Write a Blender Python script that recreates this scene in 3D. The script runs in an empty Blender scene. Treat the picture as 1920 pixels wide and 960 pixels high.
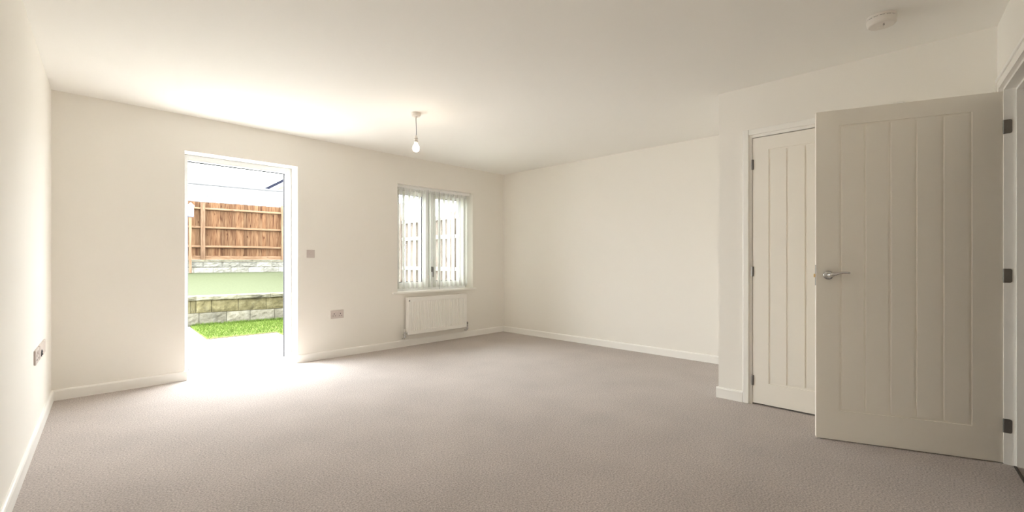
import bpy, bmesh, math, random
from mathutils import Vector, Matrix
random.seed(7)
C = bpy.context.scene.collection
S = bpy.context.scene

# ------------------------------------------------------------------ camera
CAM = (-0.0577, -5.009, 1.081)
cd = bpy.data.cameras.new('camera'); co = bpy.data.objects.new('camera', cd); C.objects.link(co)
co.location = CAM
FWD = Vector((0.7168, 0.6973, 0.0))
co.rotation_euler = FWD.to_track_quat('-Z', 'Y').to_euler()
cd.sensor_width = 36.0; cd.sensor_fit = 'HORIZONTAL'
cd.lens = 36.0 * 860.0 / 1920.0
cd.shift_y = 9.0 / 1920.0
cd.clip_start = 0.02
S.camera = co

# ------------------------------------------------------------------ world / exposure
SKY = 22.5
SUN = 22.0
BULB = 62.0
w = bpy.data.worlds.new('sky'); S.world = w; w.use_nodes = True
bg = w.node_tree.nodes['Background']
bg.inputs[0].default_value = (0.93, 0.98, 1.0, 1); bg.inputs[1].default_value = SKY
sl_ = bpy.data.lights.new('sun', 'SUN'); sl_.energy = SUN; sl_.angle = math.radians(24); sl_.color = (1.0, .98, .94)
so_ = bpy.data.objects.new('sun', sl_); C.objects.link(so_)
EL, AZ = math.radians(74), math.radians(18)          # hazy sun high beyond the back fence
so_.rotation_euler = Vector((-math.sin(AZ) * math.cos(EL), math.cos(AZ) * math.cos(EL), math.sin(EL))).to_track_quat('Z', 'Y').to_euler()
so_.location = (-4, 8, 14)
S.view_settings.view_transform = 'Standard'; S.view_settings.look = 'None'
S.view_settings.exposure = 0.0; S.view_settings.gamma = 1.0; S.view_settings.use_curve_mapping = False
S.cycles.use_denoising = True
S.cycles.max_bounces = 16; S.cycles.diffuse_bounces = 12; S.cycles.transparent_max_bounces = 24
S.cycles.sample_clamp_indirect = 0; S.cycles.caustics_reflective = False; S.cycles.caustics_refractive = False

def portal(name, cx, cz, sx, sz, y):           # sampling guide at an opening, gives no light of its own
    l = bpy.data.lights.new(name, 'AREA'); l.shape = 'RECTANGLE'; l.size = sx; l.size_y = sz
    l.cycles.is_portal = True
    o = bpy.data.objects.new(name, l); C.objects.link(o)
    o.location = (cx, y, cz); o.rotation_euler = (math.radians(-90), 0, 0)
    return o
portal('door_portal', 1.35, 1.02, 0.96, 1.98, 0.262)
portal('window_portal', 3.66, 1.37, 1.24, 1.36, 0.262)

# ------------------------------------------------------------------ materials
def newmat(name):
    m = bpy.data.materials.new(name); m.use_nodes = True
    return m, m.node_tree.nodes, m.node_tree.links, m.node_tree.nodes['Principled BSDF']
def plain(name, col, rough=0.5, metal=0.0, spec=0.5, var=0.0, scale=6.0, bump=0.0, bscale=60.0):
    m, n, l, p = newmat(name)
    p.inputs['Base Color'].default_value = (*col, 1); p.inputs['Roughness'].default_value = rough
    p.inputs['Metallic'].default_value = metal; p.inputs['Specular IOR Level'].default_value = spec
    tc = n.new('ShaderNodeTexCoord')
    if var:
        t = n.new('ShaderNodeTexNoise'); t.inputs['Scale'].default_value = scale; t.inputs['Detail'].default_value = 6
        l.new(tc.outputs['Object'], t.inputs['Vector'])
        r = n.new('ShaderNodeValToRGB'); r.color_ramp.elements[0].position = .3; r.color_ramp.elements[1].position = .7
        r.color_ramp.elements[0].color = (*[c * (1 - var) for c in col], 1)
        r.color_ramp.elements[1].color = (*[min(1, c * (1 + var)) for c in col], 1)
        l.new(t.outputs['Fac'], r.inputs[0]); l.new(r.outputs[0], p.inputs['Base Color'])
    if bump:
        t2 = n.new('ShaderNodeTexNoise'); t2.inputs['Scale'].default_value = bscale; t2.inputs['Detail'].default_value = 4
        l.new(tc.outputs['Object'], t2.inputs['Vector'])
        b = n.new('ShaderNodeBump'); b.inputs['Strength'].default_value = bump; b.inputs['Distance'].default_value = .002
        l.new(t2.outputs['Fac'], b.inputs['Height']); l.new(b.outputs[0], p.inputs['Normal'])
    return m

M = {}
M['wall'] = plain('wall_paint', (.89, .865, .815), .7, spec=.2, bump=.12, bscale=35)
M['ceiling'] = plain('ceiling_paint', (.91, .90, .87), .8, spec=.15, bump=.1, bscale=30)
M['gloss'] = plain('white_gloss_trim', (.93, .915, .88), .35, spec=.4)
M['door'] = plain('white_door_paint', (.93, .895, .825), .45, spec=.35, bump=.06, bscale=180)
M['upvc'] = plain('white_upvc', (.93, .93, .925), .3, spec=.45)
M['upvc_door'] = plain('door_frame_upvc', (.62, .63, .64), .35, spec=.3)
M['plastic'] = plain('white_plastic', (.80, .76, .71), .35, spec=.4)
M['plate'] = plain('accessory_plate_plastic', (.62, .55, .52), .3, spec=.4)
M['hole'] = plain('dark_hole', (.05, .045, .045), .6)
M['rubber'] = plain('black_gasket', (.008, .008, .013), .6)
M['steel'] = plain('satin_steel', (.30, .29, .28), .38, metal=1)
M['chrome'] = plain('chrome', (.62, .62, .62), .16, metal=1)
M['brass'] = plain('latch_brass', (.75, .55, .28), .3, metal=1)
M['radiator'] = plain('radiator_enamel', (.92, .905, .87), .35, spec=.4)
M['shadowgap'] = plain('carpet_gripper_gap', (.10, .085, .07), .9)
M['cord'] = plain('grey_cord', (.35, .34, .36), .6)
M['brassplate'] = plain('blind_chain_plastic', (.75, .75, .74), .4)

def carpet():
    m, n, l, p = newmat('carpet_pile')
    tc = n.new('ShaderNodeTexCoord')
    a = n.new('ShaderNodeTexNoise'); a.inputs['Scale'].default_value = 120; a.inputs['Detail'].default_value = 3; a.inputs['Roughness'].default_value = .75
    b = n.new('ShaderNodeTexNoise'); b.inputs['Scale'].default_value = 2.2; b.inputs['Detail'].default_value = 5
    for t in (a, b): l.new(tc.outputs['Object'], t.inputs['Vector'])
    r = n.new('ShaderNodeValToRGB'); e = r.color_ramp.elements
    e[0].position = .32; e[0].color = (.235, .200, .182, 1); e[1].position = .68; e[1].color = (.62, .545, .505, 1)
    l.new(a.outputs['Fac'], r.inputs[0])
    r2 = n.new('ShaderNodeMapRange'); r2.inputs['From Min'].default_value = .3; r2.inputs['From Max'].default_value = .7
    r2.inputs['To Min'].default_value = .93; r2.inputs['To Max'].default_value = 1.07
    l.new(b.outputs['Fac'], r2.inputs['Value'])
    mx = n.new('ShaderNodeMix'); mx.data_type = 'RGBA'; mx.blend_type = 'MULTIPLY'; mx.inputs[0].default_value = 1
    l.new(r.outputs[0], mx.inputs[6]); l.new(r2.outputs[0], mx.inputs[7])
    l.new(mx.outputs[2], p.inputs['Base Color'])
    p.inputs['Roughness'].default_value = 1; p.inputs['Specular IOR Level'].default_value = .05
    p.inputs['Sheen Weight'].default_value = .25; p.inputs['Sheen Roughness'].default_value = .6
    bu = n.new('ShaderNodeBump'); bu.inputs['Strength'].default_value = .55; bu.inputs['Distance'].default_value = .004
    l.new(a.outputs['Fac'], bu.inputs['Height']); l.new(bu.outputs[0], p.inputs['Normal'])
    return m
M['carpet'] = carpet()

def wood(name, lo, mid, hi, axis='Z'):
    m, n, l, p = newmat(name)
    tc = n.new('ShaderNodeTexCoord'); oi = n.new('ShaderNodeNewGeometry')
    mp = n.new('ShaderNodeMapping'); mp.inputs['Scale'].default_value = (9, 9, .8) if axis == 'Z' else (.8, 9, 9)
    l.new(tc.outputs['Object'], mp.inputs['Vector'])
    off = n.new('ShaderNodeVectorMath'); off.operation = 'SCALE'; off.inputs['Scale'].default_value = 17
    cmb = n.new('ShaderNodeCombineXYZ')
    for i in range(3): l.new(oi.outputs['Random Per Island'], cmb.inputs[i])
    l.new(cmb.outputs[0], off.inputs[0])
    add = n.new('ShaderNodeVectorMath'); l.new(mp.outputs[0], add.inputs[0]); l.new(off.outputs[0], add.inputs[1])
    t = n.new('ShaderNodeTexNoise'); t.inputs['Scale'].default_value = 2.5; t.inputs['Detail'].default_value = 6; t.inputs['Distortion'].default_value = 1.2
    l.new(add.outputs[0], t.inputs['Vector'])
    r = n.new('ShaderNodeValToRGB'); e = r.color_ramp.elements
    e[0].position = .3; e[0].color = (*lo, 1); e[1].position = .7; e[1].color = (*hi, 1)
    x = e.new(.47); x.color = (*mid, 1)
    l.new(t.outputs['Fac'], r.inputs[0])
    hs = n.new('ShaderNodeHueSaturation')
    mr = n.new('ShaderNodeMapRange'); mr.inputs['To Min'].default_value = .72; mr.inputs['To Max'].default_value = 1.25
    l.new(oi.outputs['Random Per Island'], mr.inputs['Value']); l.new(mr.outputs[0], hs.inputs['Value']); l.new(r.outputs[0], hs.inputs['Color'])
    # knots
    v = n.new('ShaderNodeTexVoronoi'); v.inputs['Scale'].default_value = 1.0
    mp2 = n.new('ShaderNodeMapping'); mp2.inputs['Scale'].default_value = (7, 7, 3.2) if axis == 'Z' else (3.2, 7, 7)
    l.new(tc.outputs['Object'], mp2.inputs['Vector']); l.new(mp2.outputs[0], v.inputs['Vector'])
    kr = n.new('ShaderNodeValToRGB'); kr.color_ramp.elements[0].position = .07; kr.color_ramp.elements[0].color = (.4, .3, .25, 1)
    kr.color_ramp.elements[1].position = .16; kr.color_ramp.elements[1].color = (1, 1, 1, 1)
    l.new(v.outputs['Distance'], kr.inputs[0])
    mx = n.new('ShaderNodeMix'); mx.data_type = 'RGBA'; mx.blend_type = 'MULTIPLY'; mx.inputs[0].default_value = 1
    l.new(hs.outputs[0], mx.inputs[6]); l.new(kr.outputs[0], mx.inputs[7]); l.new(mx.outputs[2], p.inputs['Base Color'])
    p.inputs['Roughness'].default_value = .8; p.inputs['Specular IOR Level'].default_value = .1
    return m
M['fence'] = wood('fence_timber', (.026, .0098, .0042), (.055, .0275, .0128), (.084, .049, .0255))
M['rail'] = wood('fence_rail_timber', (.066, .036, .019), (.10, .06, .034), (.13, .085, .052), 'X')
M['post'] = wood('fence_post_timber', (.058, .032, .018), (.092, .057, .034), (.12, .08, .05))
M['siderail'] = plain('pale_rail_timber', (.15, .135, .118), .8, var=.1)
M['sidefence'] = wood('side_fence_timber', (.042, .032, .026), (.070, .056, .047), (.090, .076, .064))

def stone(name, c0, c1, c2, soot):
    m, n, l, p = newmat(name)
    tc = n.new('ShaderNodeTexCoord'); g = n.new('ShaderNodeNewGeometry')
    t = n.new('ShaderNodeTexNoise'); t.inputs['Scale'].default_value = 9; t.inputs['Detail'].default_value = 9; t.inputs['Roughness'].default_value = .65
    l.new(tc.outputs['Object'], t.inputs['Vector'])
    r = n.new('ShaderNodeValToRGB'); e = r.color_ramp.elements
    e[0].position = .28; e[0].color = (*c0, 1); e[1].position = .72; e[1].color = (*c2, 1); x = e.new(.5); x.color = (*c1, 1)
    l.new(t.outputs['Fac'], r.inputs[0])
    hs = n.new('ShaderNodeHueSaturation'); mr = n.new('ShaderNodeMapRange'); mr.inputs['To Min'].default_value = .75; mr.inputs['To Max'].default_value = 1.25
    l.new(g.outputs['Random Per Island'], mr.inputs['Value']); l.new(mr.outputs[0], hs.inputs['Value']); l.new(r.outputs[0], hs.inputs['Color'])
    t3 = n.new('ShaderNodeTexNoise'); t3.inputs['Scale'].default_value = 3.3; t3.inputs['Detail'].default_value = 5
    l.new(tc.outputs['Object'], t3.inputs['Vector'])
    rr = n.new('ShaderNodeValToRGB'); rr.color_ramp.elements[0].position = .56; rr.color_ramp.elements[0].color = (1, 1, 1, 1)
    rr.color_ramp.elements[1].position = .68; rr.color_ramp.elements[1].color = (soot, soot, soot, 1)
    l.new(t3.outputs['Fac'], rr.inputs[0])
    mx = n.new('ShaderNodeMix'); mx.data_type = 'RGBA'; mx.blend_type = 'MULTIPLY'; mx.inputs[0].default_value = 1
    l.new(hs.outputs[0], mx.inputs[6]); l.new(rr.outputs[0], mx.inputs[7]); l.new(mx.outputs[2], p.inputs['Base Color'])
    b = n.new('ShaderNodeBump'); b.inputs['Strength'].default_value = .9; b.inputs['Distance'].default_value = .03
    l.new(t.outputs['Fac'], b.inputs['Height']); l.new(b.outputs[0], p.inputs['Normal'])
    p.inputs['Roughness'].default_value = .9; p.inputs['Specular IOR Level'].default_value = .1
    return m
M['stone_buff'] = stone('buff_stone', (0.0383, 0.0338, 0.0158), (0.0675, 0.0585, 0.0293), (0.0945, 0.0855, 0.0495), .45)
M['stone_grey'] = stone('grey_stone', (.050, .046, .032), (.082, .076, .057), (.108, .102, .082), .7)
M['stone_pale'] = stone('pale_stone', (.085, .08, .065), (.13, .125, .105), (.16, .155, .135), .7)
M['coping'] = stone('coping_stone', (0.0450, 0.0428, 0.0270), (0.0765, 0.0720, 0.0495), (0.1080, 0.1035, 0.0765), .4)
M['paving'] = plain('pale_paving', (0.4200, 0.4100, 0.3900), .8, var=.05, scale=12)
M['turf'] = plain('turf', (.05, .066, .015), .95, spec=.05, var=.3, scale=40, bump=.8, bscale=150)
M['turf_pale'] = plain('pale_turf', (.0265, .0305, .0160), .95, spec=.05, var=.15, scale=25, bump=.8, bscale=120)
M['blade'] = plain('grass_blade', (.046, .072, .012), .9, spec=.05, var=.3, scale=15)
#M['blade_pale'] = plain('pale_grass_blade', (.052, .066, .034), .9, spec=.05, var=.2, scale=8)
M['soil'] = plain('soil', (.06, .05, .025), .95, var=.4, scale=40)
M['terracotta'] = plain('terracotta', (0.1200, 0.0520, 0.0300), .8, var=.15)
M['tile'] = plain('pale_roof_tile', (.022, .022, .0225), .6, var=.05, scale=4)
M['slate'] = plain('dark_roof_verge', (.008, .0085, .013), .9, spec=0)
M['render'] = plain('cream_render', (.075, .066, .048), .85)
M['white_paint'] = plain('outdoor_white', (0.2400, 0.2400, 0.2400), .6)
M['spout'] = plain('dark_metal', (.04, .04, .06), .5)

def glass():
    m, n, l, p = newmat('window_glass'); n.remove(p)
    o = n['Material Output']; t = n.new('ShaderNodeBsdfTransparent'); t.inputs[0].default_value = (.97, .975, .965, 1)
    g = n.new('ShaderNodeBsdfGlossy'); g.inputs['Roughness'].default_value = .01
    f = n.new('ShaderNodeFresnel'); f.inputs[0].default_value = 1.3
    mx = n.new('ShaderNodeMixShader'); l.new(f.outputs[0], mx.inputs[0]); l.new(t.outputs[0], mx.inputs[1]); l.new(g.outputs[0], mx.inputs[2]); l.new(mx.outputs[0], o.inputs[0])
    return m
M['glass'] = glass()
def fabric():
    m, n, l, p = newmat('blind_fabric'); n.remove(p)
    o = n['Material Output']; d = n.new('ShaderNodeBsdfDiffuse'); d.inputs[0].default_value = (.84, .84, .81, 1)
    t = n.new('ShaderNodeBsdfTranslucent'); t.inputs[0].default_value = (.90, .90, .87, 1)
    mx = n.new('ShaderNodeMixShader'); mx.inputs[0].default_value = .62
    l.new(d.outputs[0], mx.inputs[1]); l.new(t.outputs[0], mx.inputs[2]); l.new(mx.outputs[0], o.inputs[0])
    return m
M['fabric'] = fabric()
def bulbmat():
    m, n, l, p = newmat('lit_bulb'); n.remove(p)
    e = n.new('ShaderNodeEmission'); e.inputs[0].default_value = (1, .80, .58, 1); e.inputs[1].default_value = BULB
    l.new(e.outputs[0], n['Material Output'].inputs[0]); return m
M['bulb'] = bulbmat()

# ------------------------------------------------------------------ helpers
def obj(name, bm, mat, parent=None, smooth=False):
    me = bpy.data.meshes.new(name)
    bmesh.ops.recalc_face_normals(bm, faces=bm.faces[:])
    if smooth:
        for f in bm.faces: f.smooth = True
    bm.to_mesh(me); bm.free()
    if mat is not None: me.materials.append(M[mat] if isinstance(mat, str) else mat)
    o = bpy.data.objects.new(name, me); C.objects.link(o)
    if parent is not None: o.parent = parent
    return o
def tag(o, label, cat, group=None, kind=None):
    o['label'] = label; o['category'] = cat
    if group: o['group'] = group
    if kind: o['kind'] = kind
    return o
def thing(name, label, cat, loc=(0, 0, 0), rz=0.0, group=None, kind=None):
    o = bpy.data.objects.new(name, None); C.objects.link(o); o.empty_display_size = .1
    o.location = loc; o.rotation_euler = (0, 0, rz)
    return tag(o, label, cat, group, kind)
def part(o, label): o['label'] = label; return o
def BM(): return bmesh.new()
def box(bm, x0, x1, y0, y1, z0, z1, bev=0.0, seg=2):
    r = bmesh.ops.create_cube(bm, size=1.0); vs = r['verts']
    for v in vs:
        v.co = Vector((x0 + (v.co.x + .5) * (x1 - x0), y0 + (v.co.y + .5) * (y1 - y0), z0 + (v.co.z + .5) * (z1 - z0)))
    if bev:
        es = list({e for v in vs for e in v.link_edges})
        bmesh.ops.bevel(bm, geom=es, offset=bev, segments=seg, affect='EDGES', profile=.5)
    return bm
def prism(bm, pts, z0, z1):
    a = [bm.verts.new((p[0], p[1], z0)) for p in pts]; b = [bm.verts.new((p[0], p[1], z1)) for p in pts]
    n = len(pts); bm.faces.new(a); bm.faces.new(b)
    for i in range(n): bm.faces.new((a[i], a[(i + 1) % n], b[(i + 1) % n], b[i]))
    return bm
def tube(bm, pts, rad, n=10, caps=True, flat=None):
    """round tube through pts; rad number or list; flat = (a, b) scales of the section axes"""
    pts = [Vector(p) for p in pts]; k = len(pts)
    rads = rad if isinstance(rad, (list, tuple)) else [rad] * k
    rings = []; up = Vector((0, 0, 1))
    for i, p in enumerate(pts):
        d = (pts[min(i + 1, k - 1)] - pts[max(i - 1, 0)]).normalized()
        u = up if abs(d.dot(up)) < .95 else Vector((1, 0, 0))
        s = d.cross(u).normalized(); t = s.cross(d).normalized()
        fa, fb = flat or (1, 1)
        rings.append([bm.verts.new(p + s * math.cos(2 * math.pi * j / n) * rads[i] * fa + t * math.sin(2 * math.pi * j / n) * rads[i] * fb) for j in range(n)])
    for i in range(k - 1):
        for j in range(n):
            bm.faces.new((rings[i][j], rings[i][(j + 1) % n], rings[i + 1][(j + 1) % n], rings[i + 1][j]))
    if caps: bm.faces.new(rings[0]); bm.faces.new(rings[-1])
    return bm
def lathe(bm, prof, n=32, c=(0, 0, 0), axis='Z'):
    """prof: list of (r, h)"""
    rings = []
    def P(r, h, a):
        x, y = r * math.cos(a), r * math.sin(a)
        q = (x, y, h) if axis == 'Z' else ((x, h, y) if axis == 'Y' else (h, x, y))
        return Vector(c) + Vector(q)
    for r, h in prof:
        if r < 1e-6: rings.append([bm.verts.new(P(0, h, 0))])
        else: rings.append([bm.verts.new(P(r, h, 2 * math.pi * j / n)) for j in range(n)])
    for i in range(len(rings) - 1):
        A, B_ = rings[i], rings[i + 1]
        for j in range(n):
            k = (j + 1) % n
            if len(A) == 1 and len(B_) == 1: continue
            if len(A) == 1: bm.faces.new((A[0], B_[j], B_[k]))
            elif len(B_) == 1: bm.faces.new((A[j], A[k], B_[0]))
            else: bm.faces.new((A[j], A[k], B_[k], B_[j]))
    if len(rings[0]) > 1: bm.faces.new(rings[0])
    if len(rings[-1]) > 1: bm.faces.new(rings[-1])
    return bm
def struct(name, bm, mat, label, cat, smooth=False):
    return tag(obj(name, bm, mat, None, smooth), label, cat, kind='structure')

# ------------------------------------------------------------------ the room
H = 2.4; WT = .30; SK = .083; ST = .015
XR = 4.898                                     # far right wall
XC, YC = 3.695, -3.646                         # cupboard wall plane, its outer corner
K = Vector((XC, -5.167))                       # corner of cupboard wall and front wall
U = Vector((-.9962, -.0874)); W = Vector((.0874, -.9962))   # along front wall / into it
LD = Vector((-.0754, -.9972))                  # left wall, from the back corner to the viewer
def FW(u, w): p = K + U * u + W * w; return (p.x, p.y)
FL = 4.085                                     # front wall length to the left wall
LE = LD * 5.57

floor_poly = [(0, 0), (XR, 0), (XR, YC), (XC, YC), (XC, -5.167), FW(4.12, 0), (-.02, 0)]
b = BM(); prism(b, [(-.75, 0), (5.2, 0), (5.2, -7.2), (-.75, -7.2)], -.15, 0)
box(b, .851, 1.838, 0, .163, -.15, 0)
struct('floor', b, 'carpet', 'grey beige carpet covering the whole room floor', 'floor')
b = BM(); prism(b, [(-.75, .3), (5.2, .3), (5.2, -7.2), (-.75, -7.2)], H, H + .2)
struct('ceiling', b, 'ceiling', 'plain white painted ceiling', 'ceiling')

DX0, DX1, DZ = .851, 1.838, 2.077              # garden door opening
WX0, WX1, WZ0, WZ1 = 3.045, 4.280, .690, 2.052 # window opening
b = BM()
for a in ((-.30, DX0, -.15, H), (DX1, WX0, -.15, H), (WX1, XR + .3, -.15, H), (DX0, DX1, DZ, H), (WX0, WX1, -.15, WZ0), (WX0, WX1, WZ1, H)):
    box(b, a[0], a[1], 0, WT, a[2], a[3])
struct('wall_back', b, 'wall', 'long wall holding the garden door and the window', 'wall')
b = BM(); N_ = Vector((-.9972, .0754)) * .2
prism(b, [(0, 0), (LE.x, LE.y), (LE.x + N_.x, LE.y + N_.y), (N_.x, N_.y), (N_.x, 0.0)], 0, H)
struct('wall_left', b, 'wall', 'narrow view of the wall on the left with sockets', 'wall')
b = BM(); prism(b, [(XR, 0), (XR + .2, 0), (XR + .2, -5.6), (XR, -5.6)], 0, H)
struct('wall_right', b, 'wall', 'blank far wall right of the window', 'wall')
CY0, CY1, CZ = -3.868, -4.729, 2.034           # cupboard doorway
b = BM()
prism(b, [(XC, YC), (XR, YC), (XR, YC - .1), (XC + .1, YC - .1), (XC + .1, CY0), (XC, CY0)], 0, H)
box(b, XC, XC + .1, CY1, CY0, CZ, H)
prism(b, [(XC, CY1), (XC + .1, CY1), (XC + .1, -5.167), (XC, -5.167)], 0, H)
struct('wall_cupboard', b, 'wall', 'projecting wall around the closed cupboard door', 'wall')
OU0, OU1, OZ = .156, 1.06, 2.014               # open doorway in the front wall (u range, head)
b = BM()
prism(b, [FW(-1.3, 0), FW(OU0, 0), FW(OU0, .13), FW(-1.3, .13)], 0, H)
prism(b, [FW(OU1, 0), FW(FL + .25, 0), FW(FL + .25, .13), FW(OU1, .13)], 0, H)
prism(b, [FW(OU0, 0), FW(OU1, 0), FW(OU1, .13), FW(OU0, .13)], OZ, H)
struct('wall_front', b, 'wall', 'wall at the right edge with the open doorway', 'wall')
b = BM()
prism(b, [FW(-1.3, 1.2), FW(2.4, 1.2), FW(2.4, 1.3), FW(-1.3, 1.3)], 0, H)
prism(b, [FW(-1.3, .13), FW(-1.2, .13), FW(-1.2, 1.2), FW(-1.3, 1.2)], 0, H)
prism(b, [FW(2.4, .13), FW(2.5, .13), FW(2.5, 1.2), FW(2.4, 1.2)], 0, H)
struct('wall_hall', b, 'wall', 'dim hall wall beyond the open doorway', 'wall')

# ---- skirting boards: front face with a bevelled top edge
def skirt(name, p, q, n, label, ends=(0, 0)):
    p, q, n = Vector(p), Vector(q), Vector(n).normalized(); d = (q - p).normalized()
    p = p - d * ends[0]; q = q + d * ends[1]
    prof = [(0, 0), (ST, 0), (ST, SK - .012), (ST - .004, SK - .003), (ST - .009, SK), (0, SK)]
    b = BM(); A = [b.verts.new((p.x + n.x * o, p.y + n.y * o, z)) for o, z in prof]
    B_ = [b.verts.new((q.x + n.x * o, q.y + n.y * o, z)) for o, z in prof]
    k = len(prof)
    for i in range(k): b.faces.new((A[i], A[(i + 1) % k], B_[(i + 1) % k], B_[i]))
    b.faces.new(A); b.faces.new(B_)
    return struct(name, b, 'gloss', label, 'skirting board')
skirt('baseboard_back', (0, 0), (DX0, 0), (0, -1), 'white skirting left of the garden door', (0, .015))
skirt('baseboard_back', (DX1, 0), (XR, 0), (0, -1), 'white skirting running below the window and radiator', (.015, 0))
skirt('baseboard_reveal', (DX1, 0), (DX1, .163), (-1, 0), 'short skirting return inside the garden door reveal')
skirt('baseboard_left', (0, 0), LE, (.9972, -.0754), 'white skirting along the left wall')
skirt('baseboard_right', (XR, 0), (XR, YC), (-1, 0), 'white skirting along the blank far wall')
skirt('baseboard_cupboard', (XR, YC), (XC, YC), (0, 1), 'skirting on the hidden side of the projecting wall')
skirt('baseboard_cupboard', (XC, YC), (XC, -3.828), (-1, 0), 'short white skirting left of the cupboard door', (.015, 0))
skirt('baseboard_cupboard', (XC, -4.772), (XC, -5.167), (-1, 0), 'skirting behind the open door')
skirt('baseboard_front', FW(1.12, 0), FW(FL, 0), (-W.x, -W.y), 'skirting on the front wall beside the doorway')

# ---- cupboard door lining and architrave
b = BM()
AO = .042
box(b, XC - .016, XC, CY0 - .004, CY0 + AO - .004, 0, CZ + AO - .004, .004)
box(b, XC - .016, XC, CY1 - AO + .004, CY1 + .004, 0, CZ + AO - .004, .004)
box(b, XC - .016, XC, CY1 + .004, CY0 - .004, CZ - .004, CZ + AO - .004, .004)
struct('trim_1', b, 'gloss', 'white architrave around the closed cupboard door', 'door frame')
b = BM()
box(b, XC, XC + .1, CY0 - .024, CY0, 0, CZ); box(b, XC, XC + .1, CY1, CY1 + .024, 0, CZ); box(b, XC, XC + .1, CY1 + .024, CY0 - .024, CZ - .024, CZ)
box(b, XC + .042, XC + .1, CY0 - .036, CY0 - .024, 0, CZ - .024); box(b, XC + .042, XC + .1, CY1 + .024, CY1 + .036, 0, CZ - .024)
box(b, XC + .042, XC + .1, CY1 + .036, CY0 - .036, CZ - .036, CZ - .024)
struct('trim_2', b, 'gloss', 'white lining inside the cupboard doorway', 'door lining')
# ---- open doorway lining, stop and architrave
def fbox(b, u0, u1, w0, w1, z0, z1): prism(b, [FW(u0, w0), FW(u1, w0), FW(u1, w1), FW(u0, w1)], z0, z1)
b = BM()
fbox(b, OU0, .180, 0, .13, 0, OZ); fbox(b, 1.036, OU1, 0, .13, 0, OZ); fbox(b, .180, 1.036, 0, .13, OZ - .024, OZ)
fbox(b, .180, .192, .045, .09, 0, OZ - .024); fbox(b, 1.024, 1.036, .045, .09, 0, OZ - .024); fbox(b, .192, 1.024, .045, .09, OZ - .036, OZ - .024)
struct('trim_3', b, 'gloss', 'white lining and stop of the open doorway', 'door lining')
b = BM()
def arch(z0, z1, u0, u1):
    fbox(b, u0, u1, -.018, 0, z0, z1)
arch(0, OZ + .05, OU0 - .05, OU0 + .01); arch(0, OZ + .05, OU1 - .01, OU1 + .05); arch(OZ - .01, OZ + .05, OU0 + .01, OU1 - .01)
fbox(b, OU0 - .05, OU1 + .05, -.024, -.018, OZ + .030, OZ + .05); fbox(b, OU0 - .05, OU0 - .03, -.024, -.018, 0, OZ + .03)
struct('trim_4', b, 'gloss', 'white moulded architrave round the open doorway', 'door frame')
b = BM(); fbox(b, .192, 1.024, .034, .046, 0, .004)
struct('trim_5', b, 'shadowgap', 'dark carpet joint across the open doorway', 'threshold')

# ------------------------------------------------------------------ garden door (door_1): frame, leaf stands open outside
FY0, FY1 = .165, .235
d1 = thing('door_1', 'white plastic garden door frame open to the patio', 'door', (1.345, FY0, 0), kind='structure')
def frame(x0, x1, z0, z1, t, y0, y1, bev=.006, tb=None):
    tb = t if tb is None else tb; b = BM()
    box(b, x0, x0 + t, y0, y1, z0, z1, bev); box(b, x1 - t, x1, y0, y1, z0, z1, bev)
    box(b, x0 + t - .004, x1 - t + .004, y0, y1, z1 - t, z1, bev); box(b, x0 + t - .004, x1 - t + .004, y0, y1, z0, z0 + tb, bev)
    return b
def local(o, parent):           # mesh built in room coordinates, parented to an empty
    o.parent = parent; o.matrix_parent_inverse = Matrix.Translation(Vector(parent.location)).inverted() if not parent.rotation_euler.z else \
        (Matrix.Translation(Vector(parent.location)) @ Matrix.Rotation(parent.rotation_euler.z, 4, 'Z')).inverted()
    return o
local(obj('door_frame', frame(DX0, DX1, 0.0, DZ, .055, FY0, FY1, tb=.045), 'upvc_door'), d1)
b = BM()
gx0, gx1, gz0, gz1 = DX0 + .055, DX1 - .055, .045, DZ - .055
box(b, gx0, gx0 + .010, .215, .227, gz0, gz1); box(b, gx1 - .009, gx1, .215, .227, gz0, gz1); box(b, gx0, gx1, .215, .227, gz1 - .008, gz1)
box(b, gx0, gx1, .215, .227, gz0 - .002, gz0 + .005)
local(part(obj('gasket', b, 'rubber'), 'thin black seal'), d1)

# ------------------------------------------------------------------ window_1
w1 = thing('window_1', 'white plastic two pane window above the radiator', 'window', (3.66, FY0, WZ0), kind='structure')
local(obj('window_frame', frame(WX0, WX1, WZ0, WZ1, .055, FY0, FY1), 'upvc'), w1)
b = BM(); box(b, 3.580, 3.650, FY0, FY1, WZ0 + .05, WZ1 - .05, .006); local(obj('mullion', b, 'upvc'), w1)
def sash(x0, x1, name):
    z0, z1 = WZ0 + .048, WZ1 - .048; y0, y1 = FY0 - .012, FY1 - .012
    s = local(obj(name, frame(x0, x1, z0, z1, .062, y0, y1, .008), 'upvc'), w1)
    q = .062
    b = BM(); g = .007
    box(b, x0 + q - .002, x0 + q + g, y0 + .02, y0 + .03, z0 + q, z1 - q); box(b, x1 - q - g, x1 - q + .002, y0 + .02, y0 + .03, z0 + q, z1 - q)
    box(b, x0 + q, x1 - q, y0 + .02, y0 + .03, z0 + q - .002, z0 + q + g); box(b, x0 + q, x1 - q, y0 + .02, y0 + .03, z1 - q - g, z1 - q + .002)
    gk = obj('gasket', b, 'rubber'); gk.parent = s; part(gk, 'thin black glazing seal')
    b = BM(); box(b, x0 + q - .004, x1 - q + .004, y0 + .028, y0 + .034, z0 + q - .004, z1 - q + .004)
    p = obj('pane', b, 'glass'); p.parent = s
    return s
sl = sash(WX0 + .048, 3.587, 'sash'); sr = sash(3.643, WX1 - .048, 'sash')
b = BM()
hx = 3.672
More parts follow.
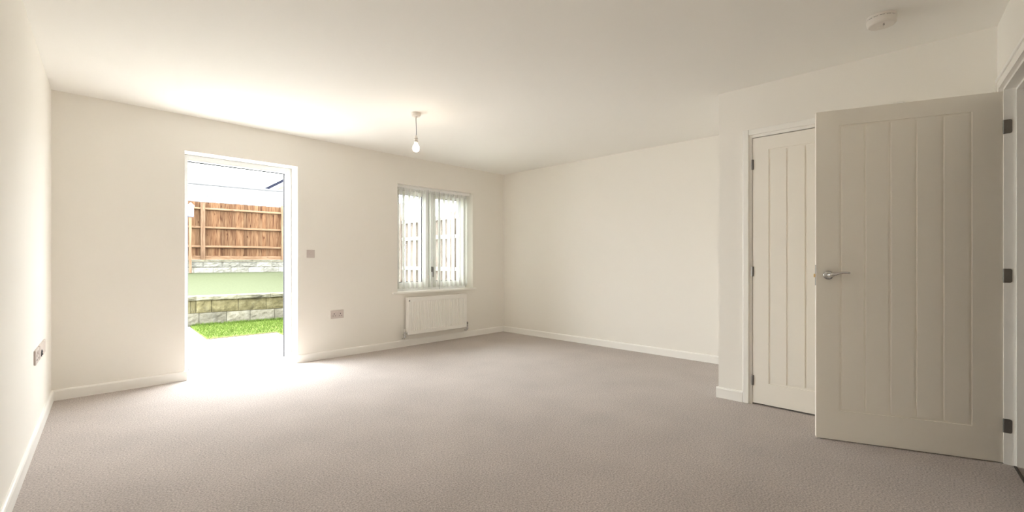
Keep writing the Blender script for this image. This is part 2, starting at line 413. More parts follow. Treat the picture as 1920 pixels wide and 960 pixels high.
box(b, hx - .012, hx + .012, FY0 - .026, FY0 - .012, .93, 1.0, .004); box(b, hx - .008, hx + .008, FY0 - .05, FY0 - .026, .975, .995, .003)
box(b, hx - .009, hx + .009, FY0 - .055, FY0 - .043, .86, .995, .004)
h = obj('window_handle', b, 'steel'); h.parent = sr; part(h, 'grey window handle')
b = BM(); box(b, 2.965, 4.325, -.032, .012, .668, WZ0 + .003, .006, 3); box(b, WX0, WX1, -.001, FY0, WZ0 - .018, WZ0 + .003)
local(part(obj('window_sill', b, 'gloss'), 'white window board'), w1)

# ------------------------------------------------------------------ grooved doors
def leaf_mesh(wd, lines, zb, zt, h, th):
    """u from hinge along +x, visible face at y=0 looking to -y, thickness to +y"""
    b = BM(); g = .0045; d = .006
    box(b, 0, wd, d, th - d, 0, h)
    for y0, y1 in ((0, d + .002), (th - d - .002, th)):
        F = lines[0] - g; Q = lines[-1] + g
        # (u0, u1, z0, z1, chamfered sides: left right bottom top)
        plates = [(0, F, 0, zb, ''), (0, F, zb, zt, 'r'), (0, F, zt, h, ''), (Q, wd, 0, zb, ''), (Q, wd, zb, zt, 'l'), (Q, wd, zt, h, ''),
                  (F, Q, 0, zb, 't'), (F, Q, zt, h, 'b')]
        for i in range(len(lines) - 1): plates.append((lines[i] + g, lines[i + 1] - g, zb + 2 * g, zt - 2 * g, 'lrbt'))
        for (u0, u1, z0, z1, ch) in plates:
            front = y0 == 0
            base = [b.verts.new((u, y1 if front else y0, z)) for u, z in ((u0, z0), (u1, z0), (u1, z1), (u0, z1))]
            c = .0025
            cu0 = u0 + c * ('l' in ch); cu1 = u1 - c * ('r' in ch); cz0 = z0 + c * ('b' in ch); cz1 = z1 - c * ('t' in ch)
            top = [b.verts.new((u, y0 if front else y1, z)) for u, z in ((cu0, cz0), (cu1, cz0), (cu1, cz1), (cu0, cz1))]
            b.faces.new(top); b.faces.new(base)
            for i in range(4): b.faces.new((base[i], base[(i + 1) % 4], top[(i + 1) % 4], top[i]))
    return b

# closed cupboard door: empty at hinge, local +x along -Y of the room
d2 = thing('door_2', 'closed white grooved cupboard door behind the open door', 'door', (XC + .003, -3.895, .012), math.radians(-90), kind='structure')
# local x -> room -y ; local y -> room +x
obj('door_leaf', leaf_mesh(.805, [.115, .230, .345, .460, .575, .690], .160, 1.893, 1.992, .035), 'door', d2)
def butt_hinge(parent, z, side):
    b = BM()
    lathe(b, [(0, -.0385), (.004, -.0375), (.0058, -.034), (.0058, .034), (.004, .0375), (0, .0385)], 14, (side, -.006, z))
    for q in (-.013, .013): lathe(b, [(.0063, -.0012 + q), (.0063, .0012 + q)], 14, (side, -.006, z))
    box(b, side - .011, side + .011, -.002, .001, z - .037, z + .037)
    o = obj('hinge', b, 'steel', parent, False); part(o, 'satin steel hinge')
    return o
for z in (1.807 - .012, 1.0 - .012, .181 - .012): butt_hinge(d2, z, -.0015)

# open door
HG = Vector((3.524, -5.190)); OD = Vector((-.33380, .94264))
d3 = thing('door_3', 'white grooved door standing wide open at the right', 'door', (HG.x, HG.y, .006), math.atan2(OD.y, OD.x), kind='structure')
# local x along leaf to the free edge ; local y = left of it = (-.943,-.334) = towards the viewer, so flip the mesh in y
bm_ = leaf_mesh(.851, [.140, .2574, .3748, .4922, .6096, .727], .179, 1.885, 1.979, .035)
for v in bm_.verts: v.co.y = -v.co.y
obj('door_leaf', bm_, 'door', d3)
def lever(sgn, y0):
    b = BM()
    hr = obj('handle_rose', lathe(BM(), [(0, 0), (.0265, 0), (.0265, .004), (.0245, .0075), (.012, .009), (0, .009)], 40, (.789, 0, .988), 'Y'), 'chrome', d3, True)
    for v in hr.data.vertices: v.co.y = y0 + sgn * v.co.y
    part(hr, 'round chrome rose')
    pts = [(.789, y0 + sgn * .008, .988), (.789, y0 + sgn * .030, .988), (.787, y0 + sgn * .042, .989), (.779, y0 + sgn * .050, .992), (.764, y0 + sgn * .054, .997), (.745, y0 + sgn * .054, 1.002), (.725, y0 + sgn * .053, 1.005), (.704, y0 + sgn * .050, 1.005), (.692, y0 + sgn * .048, 1.003)]
    rr = [.0125, .0135, .0160, .0165, .0130, .0090, .0076, .0074, .0070]
    b = BM(); tube(b, pts, rr, 14, True, (1.0, .85))
    lv = obj('door_handle', b, 'chrome', d3, True); part(lv, 'curved chrome lever')
lever(1, 0.0); lever(-1, -.035)
b = BM(); box(b, .8505, .852, -.030, -.006, .925, 1.05, .0004, 1); part(obj('latch_plate', b, 'steel', d3), 'steel latch plate')
b = BM(); box(b, .851, .861, -.023, -.012, .975, .995, .002); part(obj('latch', b, 'brass', d3), 'brass latch tongue')
# hinge leaves let into the jamb, rounded corners, plus knuckles
for z in (1.793, 1.002, .205):
    b = BM(); r = .009; pts = []
    w0, w1_, z0, z1 = .003, .031, z - .037, z + .037
    for (cw, cz, a0) in ((w1_ - r, z1 - r, 0), (w0 + .001, z1 - .001, 90), (w0 + .001, z0 + .001, 180), (w1_ - r, z0 + r, 270)):
        rr = r if cw > .015 else .001
        for a in range(0, 91, 30): pts.append((cw + rr * math.cos(math.radians(a0 + a)), cz + rr * math.sin(math.radians(a0 + a))))
    A = [b.verts.new((*FW(.1800, w), zz)) for w, zz in pts]; B_ = [b.verts.new((*FW(.1825, w), zz)) for w, zz in pts]
    b.faces.new(A); b.faces.new(B_)
    for i in range(len(pts)): b.faces.new((A[i], A[(i + 1) % len(pts)], B_[(i + 1) % len(pts)], B_[i]))
    for dz in (-.02, .0, .02):
        p = FW(.1826, .02 if dz else .012); 
        lathe(b, [(0, -.0005), (.0035, -.0005), (.0035, .0008), (0, .0008)], 10, (p[0], p[1], z + dz), 'X')
    q = FW(.1785, .001); lathe(b, [(0, -.038), (.004, -.037), (.004, .037), (0, .038)], 12, (q[0], q[1], z))
    o = obj('hinge', b, 'steel'); local(o, d3); part(o, 'dark steel hinge leaf on the jamb')

# ------------------------------------------------------------------ radiator
rad = thing('radiator', 'white ribbed panel radiator on the wall under the window', 'radiator', (3.62, 0, .150))
RX0, RX1, RZ0, RZ1, RY = 3.142, 4.098, .150, .616, -.090
b = BM(); nr = 27; per = (RX1 - RX0 - .07) / nr; x0 = RX0 + .035; xs = [RX0, RX0 + .006]; 
for i in range(nr):
    for f in (.0, .18, .32, .68, .82): xs.append(x0 + per * (i + f))
xs += [x0 + per * nr, RX1 - .006, RX1]
zs = [RZ0, RZ0 + .006, RZ0 + .045, RZ0 + .062, RZ1 - .062, RZ1 - .045, RZ1 - .006, RZ1]
def ry(x, z):
    y = RY
    if x in (RX0, RX1) or z in (RZ0, RZ1): y += .006
    if x0 <= x <= x0 + per * nr and RZ0 + .05 < z < RZ1 - .05:
        f = ((x - x0) / per) % 1.0
        if f > .25 and f < .75: y += .008
    return y
G = [[b.verts.new((x, ry(x, z), z)) for x in xs] for z in zs]
for i in range(len(zs) - 1):
    for j in range(len(xs) - 1): b.faces.new((G[i][j], G[i][j + 1], G[i + 1][j + 1], G[i + 1][j]))
box(b, RX0, RX1, RY + .014, RY + .026, RZ0, RZ1, .004)
local(obj('panel', b, 'radiator'), rad)
for x in (RX0 + .001, RX1 - .004): local(obj('side_panel', box(BM(), x, x + .003, RY + .008, -.030, RZ0 + .01, RZ1 + .002), 'radiator'), rad)
b = BM(); box(b, RX0, RX1, RY + .002, RY + .012, RZ1 - .002, RZ1 + .004); box(b, RX0, RX1, -.034, -.026, RZ1 - .002, RZ1 + .004)
for i in range(40):
    x = RX0 + .004 + i * (RX1 - RX0 - .016) / 39; box(b, x, x + .008, RY + .012, -.034, RZ1 - .001, RZ1 + .003)
local(obj('top_grille', b, 'radiator'), rad)
b = BM(); n = 60
for i in range(n):
    x = RX0 + .03 + i * (RX1 - RX0 - .06) / n; box(b, x, x + .006, RY + .03, -.036, RZ0 + .02, RZ1 - .02)
local(obj('convector_fins', b, 'radiator'), rad)
for x in (RX0 + .15, RX1 - .18): local(obj('wall_bracket', box(BM(), x, x + .03, -.030, 0, .25, .52), 'steel'), rad)
b = BM(); lathe(b, [(0, 0), (.009, 0), (.009, .008), (.005, .010), (0, .010)], 14, (RX0 + .016, RY - .008, RZ1 - .036), 'Y')
local(part(obj('vent_plug', b, 'steel'), 'small dark bleed plug'), rad)
for sx, X in ((-1, RX0), (1, RX1)):
    vy = RY + .030
    b = BM(); tube(b, [(X, vy, RZ0 + .025), (X + sx * .038, vy, RZ0 + .025)], .011, 12)
    tube(b, [(X + sx * .030, vy, RZ0 + .045), (X + sx * .030, vy, RZ0 - .030)], .011, 12)
    tube(b, [(X + sx * .030, vy, RZ0 - .012), (X + sx * .030, vy, RZ0 - .026)], .015, 6)
    tube(b, [(X + sx * .012, vy, RZ0 + .025), (X + sx * .020, vy, RZ0 + .025)], .015, 6)
    if sx < 0: tube(b, [(X - .030, vy, RZ0 + .012), (X - .062, vy - .012, RZ0 + .012)], [.010, .007], 10)
    v = local(obj('valve', b, 'chrome', None, False), rad); part(v, 'chrome radiator valve')
    b = BM(); lathe(b, [(0, .0), (.013, 0), (.015, .008), (.013, .034 if sx < 0 else .028), (0, .036 if sx < 0 else .03)], 16, (X + sx * .030, vy, RZ0 + .045))
    c = obj('valve_cap', b, 'plastic' if sx < 0 else 'steel', None, True); c.parent = v; c.matrix_parent_inverse = v.matrix_parent_inverse.copy(); c.matrix_parent_inverse = Matrix.Identity(4)
    b = BM(); tube(b, [(X + sx * .030, vy, RZ0 - .028), (X + sx * .030, vy + .01, RZ0 - .042), (X + sx * .030, vy + .03, RZ0 - .046), (X + sx * .030, 0, RZ0 - .046)], .0075, 10)
    local(obj('pipe', b, 'chrome'), rad)

# ------------------------------------------------------------------ vertical blind
bl = thing('vertical_blind', 'white vertical slat blind hanging open inside the window recess', 'blind', (3.66, .08, WZ0))
b = BM(); box(b, WX0 + .006, WX1 - .006, .058, .100, WZ1 - .036, WZ1 - .004, .003)
box(b, WX0 + .006, WX1 - .006, .060, .098, WZ1 - .0025, WZ1 - .0005)
local(obj('headrail', b, 'upvc'), bl)
def slat(x, ang, wd=.089, z0=.725, z1=WZ1 - .062):
    b = BM(); n = 6; a = math.radians(ang); dx, dy = math.sin(a), math.cos(a)
    pr = []
    for i in range(n + 1):
        s = (i / n - .5) * wd; bow = .004 * (1 - (2 * i / n - 1) ** 2)
        pr.append((x + dx * s + dy * bow, .080 + dy * s - dx * bow))
    A = [b.verts.new((p[0], p[1], z0)) for p in pr]; B_ = [b.verts.new((p[0], p[1], z1)) for p in pr]
    for i in range(n): b.faces.new((A[i], A[i + 1], B_[i + 1], B_[i]))
    bmesh.ops.solidify(b, geom=b.faces[:], thickness=.0006)
    return local(obj('slat', b, 'fabric'), bl)
sx = [3.10, 3.185, 3.268, 3.345, 3.424, 3.502, 3.585, 3.665, 3.745, 3.825, 3.905, 3.985, 4.065, 4.145, 4.215]
for i, x in enumerate(sx):
    s = slat(x, 11)
    b = BM(); a = math.radians(11); tube(b, [(x, .08, WZ1 - .070), (x, .08, WZ1 - .034)], .006, 8); box(b, x - .012, x + .012, .074, .086, WZ1 - .078, WZ1 - .060)
    c = obj('slat_hook', b, 'brassplate'); c.parent = s
for x, z0 in ((3.530, .88), (3.712, .70)):
    b = BM(); tube(b, [(x, .035, WZ1 - .03), (x, .034, 1.4), (x, .035, z0)], .0028, 6); local(part(obj('cord', b, 'cord'), 'grey pull cord'), bl)
b = BM(); lathe(b, [(0, 0), (.007, .004), (.009, .02), (.004, .05), (0, .052)], 12, (3.530, .035, .84)); local(obj('cord_weight', b, 'plastic'), bl)
for yy in (.045, .115):
    b = BM()
    for i in range(len(sx) - 1):
        tube(b, [(sx[i], yy, .735), ((sx[i] + sx[i + 1]) / 2, yy, .722), (sx[i + 1], yy, .735)], .0014, 5)
    local(obj('bottom_chain', b, 'brassplate'), bl)

# ------------------------------------------------------------------ pendant light
pl = thing('pendant_light', 'bare lit bulb hanging on a short flex from the ceiling', 'ceiling light', (2.28, -1.539, H))
obj('ceiling_rose', lathe(BM(), [(0, 0), (.044, 0), (.044, -.012), (.041, -.022), (.037, -.024), (.036, -.030), (.012, -.034), (.006, -.044), (0, -.044)], 40), 'plastic', pl, False)
obj('flex', tube(BM(), [(0, 0, -.04), (.001, .001, -.08), (.004, .002, -.13), (.006, .003, -.17), (.004, .002, -.20), (0, 0, -.205)], .0032, 8), 'cord', pl, True)
lh = obj('lamp_holder', lathe(BM(), [(0, -.198), (.005, -.199), (.009, -.206), (.0145, -.222), (.0165, -.226), (.0165, -.258), (.0145, -.266), (0, -.266)], 28), 'plastic', pl, False)
for z in (-.228, -.253):
    r_ = obj('skirt_ring', lathe(BM(), [(.0172, z + .002), (.0178, z), (.0172, z - .002)], 28), 'steel'); r_.parent = lh
bu = obj('bulb', lathe(BM(), [(.013, -.272), (.016, -.280), (.024, -.291), (.0285, -.303), (.030, -.315), (.0275, -.329), (.020, -.340), (.010, -.3455), (0, -.347)], 20), 'bulb', pl, True)
part(bu, 'glowing warm white bulb')
cp = obj('bulb_cap', lathe(BM(), [(.0125, -.262), (.0125, -.272), (.013, -.2725)], 20), 'brass', pl, True); part(cp, 'metal bulb cap')

# ------------------------------------------------------------------ smoke alarm
sa = thing('smoke_alarm', 'round white smoke alarm on the ceiling', 'smoke alarm', (3.112, -4.712, H)); sa.scale = (1.22, 1.22, 1.22)
obj('base_plate', lathe(BM(), [(0, 0), (.054, 0), (.054, -.009), (.050, -.011), (0, -.011)], 48), 'plastic', sa, False)
obj('body', lathe(BM(), [(0, -.0105), (.0515, -.0105), (.0515, -.012), (.054, -.0135), (.054, -.018), (.052, -.033), (.048, -.038), (.044, -.0395), (0, -.0395)], 48), 'plastic', sa, False)
b = BM()
for k in range(14):
    a = 2 * math.pi * k / 14
    tube(b, [(.0515 * math.cos(a), .0515 * math.sin(a), -.0118), (.0515 * math.cos(a + .3), .0515 * math.sin(a + .3), -.0118)], .0011, 5)
part(obj('vent_slots', b, 'hole', sa), 'dark vent slots')
b = BM(); lathe(b, [(0, -.0385), (.0035, -.0385), (.0035, -.0402), (0, -.0402)], 12, (-.004, -.008, 0)); lathe(b, [(0, -.0385), (.0028, -.0385), (.0028, -.0402), (0, -.0402)], 12, (-.020, -.010, 0))
part(obj('test_button', b, 'hole', sa), 'dark indicator dots')
b = BM(); lathe(b, [(0, -.0385), (.013, -.0385), (.0125, -.0408), (0, -.041)], 24, (.020, .006, 0)); obj('sounder_cover', b, 'plastic', sa)

# ------------------------------------------------------------------ sockets and plates on the back wall
def plate(w_, h_, d=.009, bev=.003): return box(BM(), -w_ / 2, w_ / 2, -d, 0, -h_ / 2, h_ / 2, bev)
fs = thing('switch_plate', 'square blank outlet plate high on the wall beside the garden door', 'wall plate', (1.974, 0, 1.157))
obj('plate', plate(.086, .084), 'plate', fs)
obj('centre_boss', lathe(BM(), [(0, -.013), (.009, -.013), (.011, -.009), (.013, -.0085), (0, -.0085)], 20, (-.006, 0, 0), 'Y'), 'plate', fs)
for xx in (-.032, .032): obj('screw', lathe(BM(), [(0, -.0098), (.003, -.0098), (.003, -.008), (0, -.008)], 10, (xx, 0, 0), 'Y'), 'plate', fs)
so = thing('double_socket', 'double power socket low on the wall between garden door and radiator', 'power socket', (2.268, 0, .481))
obj('plate', plate(.150, .092), 'plate', so)
for xx in (-.036, .036):
    b = BM(); box(b, xx - .0045, xx + .0045, -.0096, -.005, .000, .012); box(b, xx - .017, xx - .008, -.0096, -.005, -.020, -.0135); box(b, xx + .008, xx + .017, -.0096, -.005, -.020, -.0135)
    part(obj('socket_holes', b, 'hole', so), 'dark pin holes')
    b = BM(); box(b, xx * .35 - .007, xx * .35 + .007, -.012, -.008, .010, .030, .002); obj('rocker_switch', b, 'plate', so)

# plates on the left wall: local x along the wall to the viewer, local -y = into the room side
LR = math.atan2(LD.y, LD.x)
def lplate(name, s0, s1, z0, z1, label):
    t = thing(name, label, 'wall plate' if name != 'double_socket' else 'power socket', (LD.x * (s0 + s1) / 2, LD.y * (s0 + s1) / 2, (z0 + z1) / 2), LR)
    w_ = (s1 - s0); h_ = z1 - z0
    obj('plate', box(BM(), -w_ / 2, w_ / 2, 0, .010, -h_ / 2, h_ / 2, .003), 'plate', t)
    return t, w_, h_
t, w_, h_ = lplate('double_socket', .945, 1.135, .466, .552, 'nearest of the three plates low on the left wall')
for xx in (-.045, .045):
    b = BM(); box(b, xx - .004, xx + .004, .006, .0106, .000, .014); box(b, xx - .016, xx - .008, .006, .0106, -.022, -.015); box(b, xx + .008, xx + .016, .006, .0106, -.022, -.015)
    part(obj('socket_holes', b, 'hole', t), 'dark pin holes')
    b = BM(); box(b, xx * .4 - .007, xx * .4 + .007, .009, .013, .012, .030, .002); obj('rocker_switch', b, 'plate', t)
t, w_, h_ = lplate('cable_outlet', .700, .915, .466, .552, 'middle plate on the left wall with a dark arched cable outlet')
b = BM(); A = []
for k in range(13):
    a = math.pi * k / 12; A.append((.030 + .034 * math.cos(a) * -1, -.030 + .034 * math.sin(a)))
tube(b, [(x, .011, z) for x, z in A], .004, 6); box(b, .003, .057, .006, .0108, -.030, -.008)
part(obj('cable_entry', b, 'hole', t), 'dark arched opening')
t, w_, h_ = lplate('blank_plate', .575, .690, .466, .552, 'farthest plate on the left wall, plain and next to the corner')
for zz in (-.03, .03): obj('screw', lathe(BM(), [(0, .008), (.003, .008), (.003, .0108), (0, .0108)], 10, (0, 0, zz), 'Y'), 'plate', t)

# ------------------------------------------------------------------ outside: patio and lawns
PZ = -.12
b = BM(); prism(b, [(-4, .30), (5.32, .30), (5.32, 4.54), (-4, 5.75)], PZ - .2, PZ)
struct('patio', b, 'paving', 'pale paving outside the garden door', 'patio')
OW = Vector((1.827, 4.999)); GD = Vector((.99127, -.13183)); GN = Vector((.13183, .99127))   # lower wall face line
def LW(s, n): p = OW + GD * s + GN * n; return (p.x, p.y)
def blades(bm, pts_fn, n, h0, h1, wd):
    for _ in range(n):
        x, y, z = pts_fn(); a = random.random() * 6.283; h = random.uniform(h0, h1); lx, ly = random.uniform(-.5, .5) * h, random.uniform(-.5, .5) * h
        c, s = math.cos(a) * wd, math.sin(a) * wd
        bm.faces.new((bm.verts.new((x - c, y - s, z)), bm.verts.new((x + c, y + s, z)), bm.verts.new((x + lx, y + ly, z + h))))
def inpoly(x, y, P):
    r = False; j = len(P) - 1
    for i in range(len(P)):
        if (P[i][1] > y) != (P[j][1] > y) and x < (P[j][0] - P[i][0]) * (y - P[i][1]) / (P[j][1] - P[i][1]) + P[i][0]: r = not r
        j = i
    return r
strip = [(1.708, 3.184), (2.70, 3.150), (2.66, 2.70), (5.05, 2.45), (5.05, 4.53), (1.83, 4.955), (1.790, 4.45)]
lawn = tag(obj('lawn', prism(BM(), strip, PZ, PZ + .022), 'turf'), 'bright green lawn strip between patio and low stone wall', 'grass', kind='stuff')
b = BM()
def rp():
    while True:
        x, y = random.uniform(1.7, 4.2), random.uniform(2.6, 4.95)
        if inpoly(x, y, strip): return x, y, PZ + .02
blades(b, rp, 16000, .02, .045, .0035)
def edge_pts():
    t = random.random() ** .8; return 1.86 + t * 2.4, 4.93 - t * 2.4 * .133 - random.random() * .05, PZ + .02
blades(b, edge_pts, 1500, .04, .07, .004)
o = obj('grass_blades', b, 'blade', lawn); o['kind'] = 'stuff'
b = BM(); prism(b, [(1.700, 3.172), (2.712, 3.138), (2.712, 3.152), (1.706, 3.186)], PZ, PZ + .016)
obj('turf_edge', b, 'soil', lawn)

# ---- stone retaining walls
def block(bm, s0, s1, n0, n1, z0, z1, T, rough=.012):
    nu, nv = 7, 5; V = []
    for j in range(nv + 1):
        row = []
        for i in range(nu + 1):
            e = min(i, nu - i, j, nv - j)
            d = 0 if e == 0 else random.uniform(.4, 1.6) * rough
            x, y = T(s0 + (s1 - s0) * i / nu, n0 - d); row.append(bm.verts.new((x, y, z0 + (z1 - z0) * j / nv)))
        V.append(row)
    for j in range(nv):
        for i in range(nu): bm.faces.new((V[j][i], V[j][i + 1], V[j + 1][i + 1], V[j + 1][i]))
    P = [T(s0, n1), T(s1, n1)]
    a = bm.verts.new((*P[0], z0)); b2 = bm.verts.new((*P[1], z0)); c = bm.verts.new((*P[1], z1)); d = bm.verts.new((*P[0], z1))
    bm.faces.new([a, b2, c, d])
    bm.faces.new([V[0][i] for i in range(nu + 1)] + [b2, a]); bm.faces.new([V[nv][i] for i in range(nu + 1)] + [c, d])
    bm.faces.new([V[j][0] for j in range(nv + 1)] + [d, a]); bm.faces.new([V[j][nu] for j in range(nv + 1)] + [c, b2])
lw = thing('garden_wall', 'low retaining wall of rough buff and grey stone below the upper lawn', 'garden wall', (*LW(0, 0), PZ))
b = BM(); s = -2.9; g = .004
for x in (-2.5, -2.07, -1.64, -1.20, -.78, -.38, .144, .579, .969, 1.40, 1.83, 2.26, 2.70, 3.35):
    block(b, s + g, x - g, 0, .2, PZ, .118, LW, .012); s = x
local(part(obj('lower_course', b, 'stone_grey'), 'grey split stone course'), lw)
b = BM(); s = -2.9
for x in (-2.4, -1.95, -1.5, -1.1, -.66, -.22, .02, .10, .34, .77, 1.25, 1.66, 2.1, 2.5, 2.9, 3.35):
    block(b, s + g, x - g, .006, .2, .126, .350, LW, .010); s = x
local(part(obj('upper_course', b, 'stone_buff'), 'buff stone course'), lw)
b = BM(); s = -2.9
for x in (-2.3, -1.72, -1.14, -.56, .10, .74, 1.32, 1.9, 2.5, 3.35):
    block(b, s + .002, x - .002, -.035, .24, .356, .432, LW, .012); s = x
local(obj('coping', b, 'coping'), lw)
# backing so no light shows through the joints
b = BM(); prism(b, [LW(-2.9, .03), LW(3.35, .03), LW(3.35, .22), LW(-2.9, .22)], PZ, .35); local(obj('mortar_core', b, 'soil'), lw)

OF = Vector((3.0, 10.5)); ang = math.radians(-5); FD = Vector((math.cos(ang), math.sin(ang))); FN = Vector((-FD.y, FD.x))
def FE(s, n): p = OF + FD * s + FN * n; return (p.x, p.y)
# upper lawn: sloping sheet with thickness
b = BM()
q = [(*LW(-2.9, .25), .425), (*LW(3.30, .25), .425), (*FE(2.28, -.305), .745), (*FE(-5.2, -.305), .745)]
A = [b.verts.new(p) for p in q]; B_ = [b.verts.new((p[0], p[1], -.3)) for p in q]
b.faces.new(A); b.faces.new(B_)
for i in range(4): b.faces.new((A[i], A[(i + 1) % 4], B_[(i + 1) % 4], B_[i]))
lawn2 = tag(obj('lawn', b, 'turf_pale'), 'pale sloping upper lawn between the two stone walls', 'grass', kind='stuff')
uw = thing('garden_wall', 'rough pale stone wall carrying the back fence', 'garden wall', (*FE(0, -.25), .748))
b = BM(); s = -5.2
xs_ = [-4.7, -4.2, -3.75, -3.2, -2.7, -2.2, -1.7, -1.2, -.75, -.3, .16, .62, 1.06, 1.5, 1.92, 2.34]
for x in xs_: block(b, s + .003, x - .003, -.25, -.06, .895, 1.052, FE, .014); s = x
s = -5.2
for x in [v - .22 for v in xs_[1:]] + [2.34]: block(b, s + .003, x - .003, -.25, -.06, .70, .889, FE, .014); s = x
local(obj('stonework', b, 'stone_pale'), uw)
b = BM(); s = -5.2
for x in (-4.6, -4.0, -3.4, -2.8, -2.2, -1.6, -1.0, -.4, .2, .8, 1.4, 2.34): block(b, s + .002, x - .002, -.285, -.04, 1.058, 1.108, FE, .010); s = x
local(obj('coping', b, 'coping'), uw)
b = BM(); prism(b, [FE(-5.2, -.23), FE(2.34, -.23), FE(2.34, -.08), FE(-5.2, -.08)], .7, 1.05); local(obj('mortar_core', b, 'soil'), uw)

# ---- back fence
fz = 1.11
fe = thing('back_fence', 'tall orange timber fence on top of the far stone wall', 'fence', (*FE(0, 0), fz))
def fboxE(b, s0, s1, n0, n1, z0, z1): prism(b, [FE(s0, n0), FE(s1, n0), FE(s1, n1), FE(s0, n1)], z0, z1)
b = BM(); s = -5.0; i = 0
while s < 2.30:
    wd = random.uniform(.095, .105); th = random.uniform(-.003, .003)
    prism(b, [FE(s, .030 + th), FE(s + wd + .012, .022 + th), FE(s + wd + .012, .040 + th), FE(s, .036 + th)], fz + .05, 2.765 + random.uniform(-.004, .004)); s += wd; i += 1
local(part(obj('boards', b, 'fence'), 'vertical feather edge boards'), fe)
posts = [-4.05, -1.94, .178, 2.29]
for s in posts:
    b = BM(); fboxE(b, s - .052, s + .052, -.075, .022, fz, 2.74 if s < 2 else 2.82); local(obj('post', b, 'post'), fe)
for i in range(3):
    s0, s1 = posts[i] + .053, posts[i + 1] - .053
    for z in (1.488, 2.038, 2.575):
        b = BM(); p0, p1 = FE(s0, 0), FE(s1, 0)
        A = []
        for s in (s0, s1):
            A.append([b.verts.new((*FE(s, n), z + dz)) for n, dz in ((-.048, -.020), (.022, -.036), (.022, .036), (-.048, .008))])
        b.faces.new(A[0]); b.faces.new(A[1])
        for k in range(4): b.faces.new((A[0][k], A[0][(k + 1) % 4], A[1][(k + 1) % 4], A[1][k]))
        local(obj('rail', b, 'rail'), fe)
    b = BM(); fboxE(b, s0, s1, -.035, -.008, fz + .005, fz + .115); local(part(obj('gravel_board', b, 'rail'), 'horizontal bottom board'), fe)

# ---- side fence, seen through the window
sf = thing('side_fence', 'pale timber side fence seen through the window blind', 'fence', (5.42, 3.65, PZ))
SXF = 5.42
def side_boards(y0, y1, zt):
    b = BM(); y = y0
    while y < y1:
        wd = random.uniform(.10, .115); prism(b, [(SXF + .03, y), (SXF + .03, y + wd - .003), (SXF + .05, y + wd - .003), (SXF + .05, y)], PZ, zt + random.uniform(-.004, .004)); y += wd
    return b
local(obj('boards', side_boards(.35, 3.57, 1.965), 'sidefence'), sf)
local(obj('boards', side_boards(3.73, 9.6, 2.31), 'sidefence'), sf)
for y, zt in ((1.83, 2.02), (.40, 2.02), (3.65, 2.33), (5.6, 2.34), (7.6, 2.34), (9.6, 2.34)):
    b = BM(); box(b, SXF - .07, SXF + .028, y - .05, y + .05, PZ, zt); local(obj('post', b, 'sidefence'), sf)
for (y0, y1, zz) in ((.46, 1.77, (.924, 1.543, 1.913)), (1.89, 3.59, (.924, 1.543, 1.913)), (3.71, 5.54, (.95, 1.54, 2.14))):
    for z in zz:
        b = BM(); box(b, SXF - .045, SXF + .028, y0, y1, z - .035, z + .035); local(obj('rail', b, 'siderail'), sf)

# ---- slim post with white box, left edge of the doorway view
sp = thing('garden_post', 'slim timber post with a white box on top by the far stone wall', 'post', (*FE(-.155, -.40), .745))
pz = 1.585
obj('post', box(BM(), -.028, .028, -.028, .028, 0, pz), 'post', sp)
b = BM(); box(b, -.055, .075, -.06, .06, pz - .02, pz + .25, .012)
v4 = [(-.07, -.075, pz + .25), (.095, -.075, pz + .25), (.095, .075, pz + .25), (-.07, .075, pz + .25)]
A = [b.verts.new(p) for p in v4]; T_ = b.verts.new((.01, 0, pz + .36)); b.faces.new(A)
for i in range(4): b.faces.new((A[i], A[(i + 1) % 4], T_))
part(obj('white_box', b, 'white_paint', sp), 'small white box')
b = BM(); box(b, -.05, .07, -.055, .055, pz - .045, pz - .02); part(obj('box_base', b, 'spout', sp), 'dark underside')
# ---- terracotta kerb at the end of the lawn strip
b = BM(); box(b, -.16, .16, -.05, .05, 0, .075, .008)
k = tag(obj('kerb_stone', b, 'terracotta'), 'small terracotta brick at the left end of the lawn strip', 'brick'); k.location = (1.61, 4.86, PZ); k.rotation_euler = (0, 0, -.13)

# ---- neighbouring buildings
nb = thing('neighbour_house', 'long low building with a pale tiled roof behind the back fence', 'house', (*FE(0, 4), 0))
RS0, RS1 = -6, 4.4; ridge_n, ridge_z = 6.6, 4.17; eave_n, eave_z = 3.6, 2.2
b = BM(); nc = 14
for i in range(nc):
    f0, f1 = i / nc, (i + 1) / nc
    n0, n1 = eave_n + (ridge_n - eave_n) * f0, eave_n + (ridge_n - eave_n) * f1; z0, z1 = eave_z + (ridge_z - eave_z) * f0, eave_z + (ridge_z - eave_z) * f1
    A = [b.verts.new((*FE(RS0, n0), z0 + .035)), b.verts.new((*FE(RS1, n0), z0 + .035)), b.verts.new((*FE(RS1, n1), z1 + .012)), b.verts.new((*FE(RS0, n1), z1 + .012))]
    B_ = [b.verts.new((*FE(RS0, n0), z0 - .02)), b.verts.new((*FE(RS1, n0), z0 - .02)), b.verts.new((*FE(RS1, n1), z1 - .02)), b.verts.new((*FE(RS0, n1), z1 - .02))]
    b.faces.new(A); b.faces.new(B_)
    for k in range(4): b.faces.new((A[k], A[(k + 1) % 4], B_[(k + 1) % 4], B_[k]))
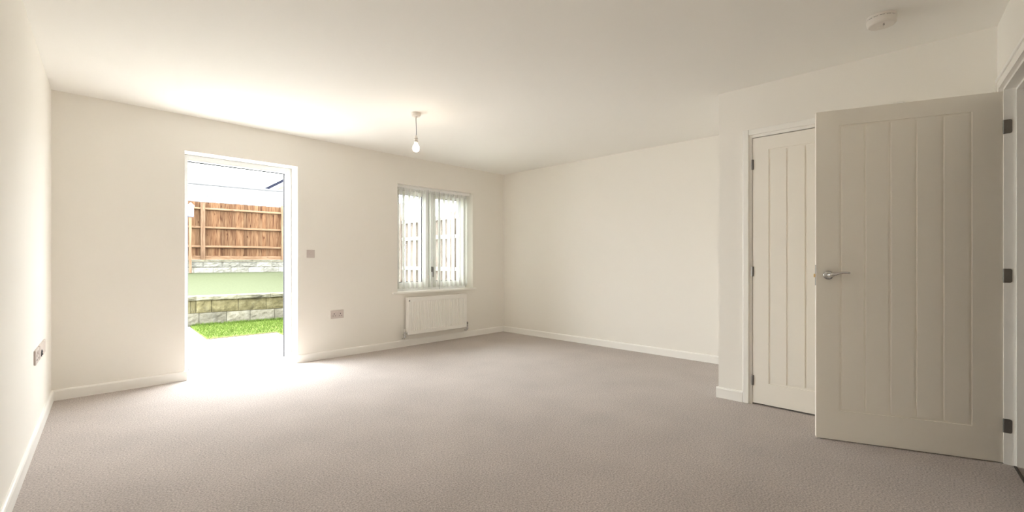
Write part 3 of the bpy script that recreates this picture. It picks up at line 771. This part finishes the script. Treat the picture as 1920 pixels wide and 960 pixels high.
A = [(*FE(RS0, ridge_n), ridge_z), (*FE(RS1, ridge_n), ridge_z), (*FE(RS1, 9.6), eave_z), (*FE(RS0, 9.6), eave_z)]
b.faces.new([b.verts.new(p) for p in A])
local(obj('roof', b, 'tile'), nb)
b = BM(); tube(b, [(*FE(RS0, ridge_n), ridge_z + .01), (*FE(RS1, ridge_n), ridge_z + .01)], .07, 10); local(obj('ridge', b, 'tile'), nb)
b = BM(); prism(b, [FE(RS0 + .3, 3.9), FE(RS1 - .3, 3.9), FE(RS1 - .3, 9.3), FE(RS0 + .3, 9.3)], 0, 2.25)
local(obj('wall', b, 'render'), nb)

gb = thing('neighbour_house', 'cream gabled house with a dark roof edge at the right of the doorway view', 'house', (*FE(8.6, 13), 0))
GS0, GS1, GSM, GE, GA, GN0, GN1 = 5.05, 12.15, 8.6, 5.25, 7.55, 13.0, 20.0
b = BM()
A = [b.verts.new((*FE(s, GN0), z)) for s, z in ((GS0, 0), (GS1, 0), (GS1, GE), (GSM, GA), (GS0, GE))]
B_ = [b.verts.new((*FE(s, GN1), z)) for s, z in ((GS0, 0), (GS1, 0), (GS1, GE), (GSM, GA), (GS0, GE))]
b.faces.new(A); b.faces.new(B_)
for k in range(5): b.faces.new((A[k], A[(k + 1) % 5], B_[(k + 1) % 5], B_[k]))
local(obj('wall', b, 'render'), gb)
def slope(b, n0, n1, o0, o1, over):
    sl = (GA - GE) / (GSM - GS0)
    for sg in (-1, 1):
        e = GSM + sg * (GSM - GS0 + over); ez = GE - over * sl
        P = [(GSM, GA + o0), (e, ez + o0), (e, ez + o1), (GSM, GA + o1)]
        A = [b.verts.new((*FE(s, n0), z)) for s, z in P]; B_ = [b.verts.new((*FE(s, n1), z)) for s, z in P]
        b.faces.new(A); b.faces.new(B_)
        for k in range(4): b.faces.new((A[k], A[(k + 1) % 4], B_[(k + 1) % 4], B_[k]))
    return b
local(part(obj('roof', slope(BM(), GN0 - .22, GN1 + .2, .02, .20, .35), 'slate'), 'dark roof covering'), gb)
local(part(obj('bargeboard', slope(BM(), GN0 - .20, GN0 - .16, -.20, .02, .33), 'white_paint'), 'white bargeboard'), gb)
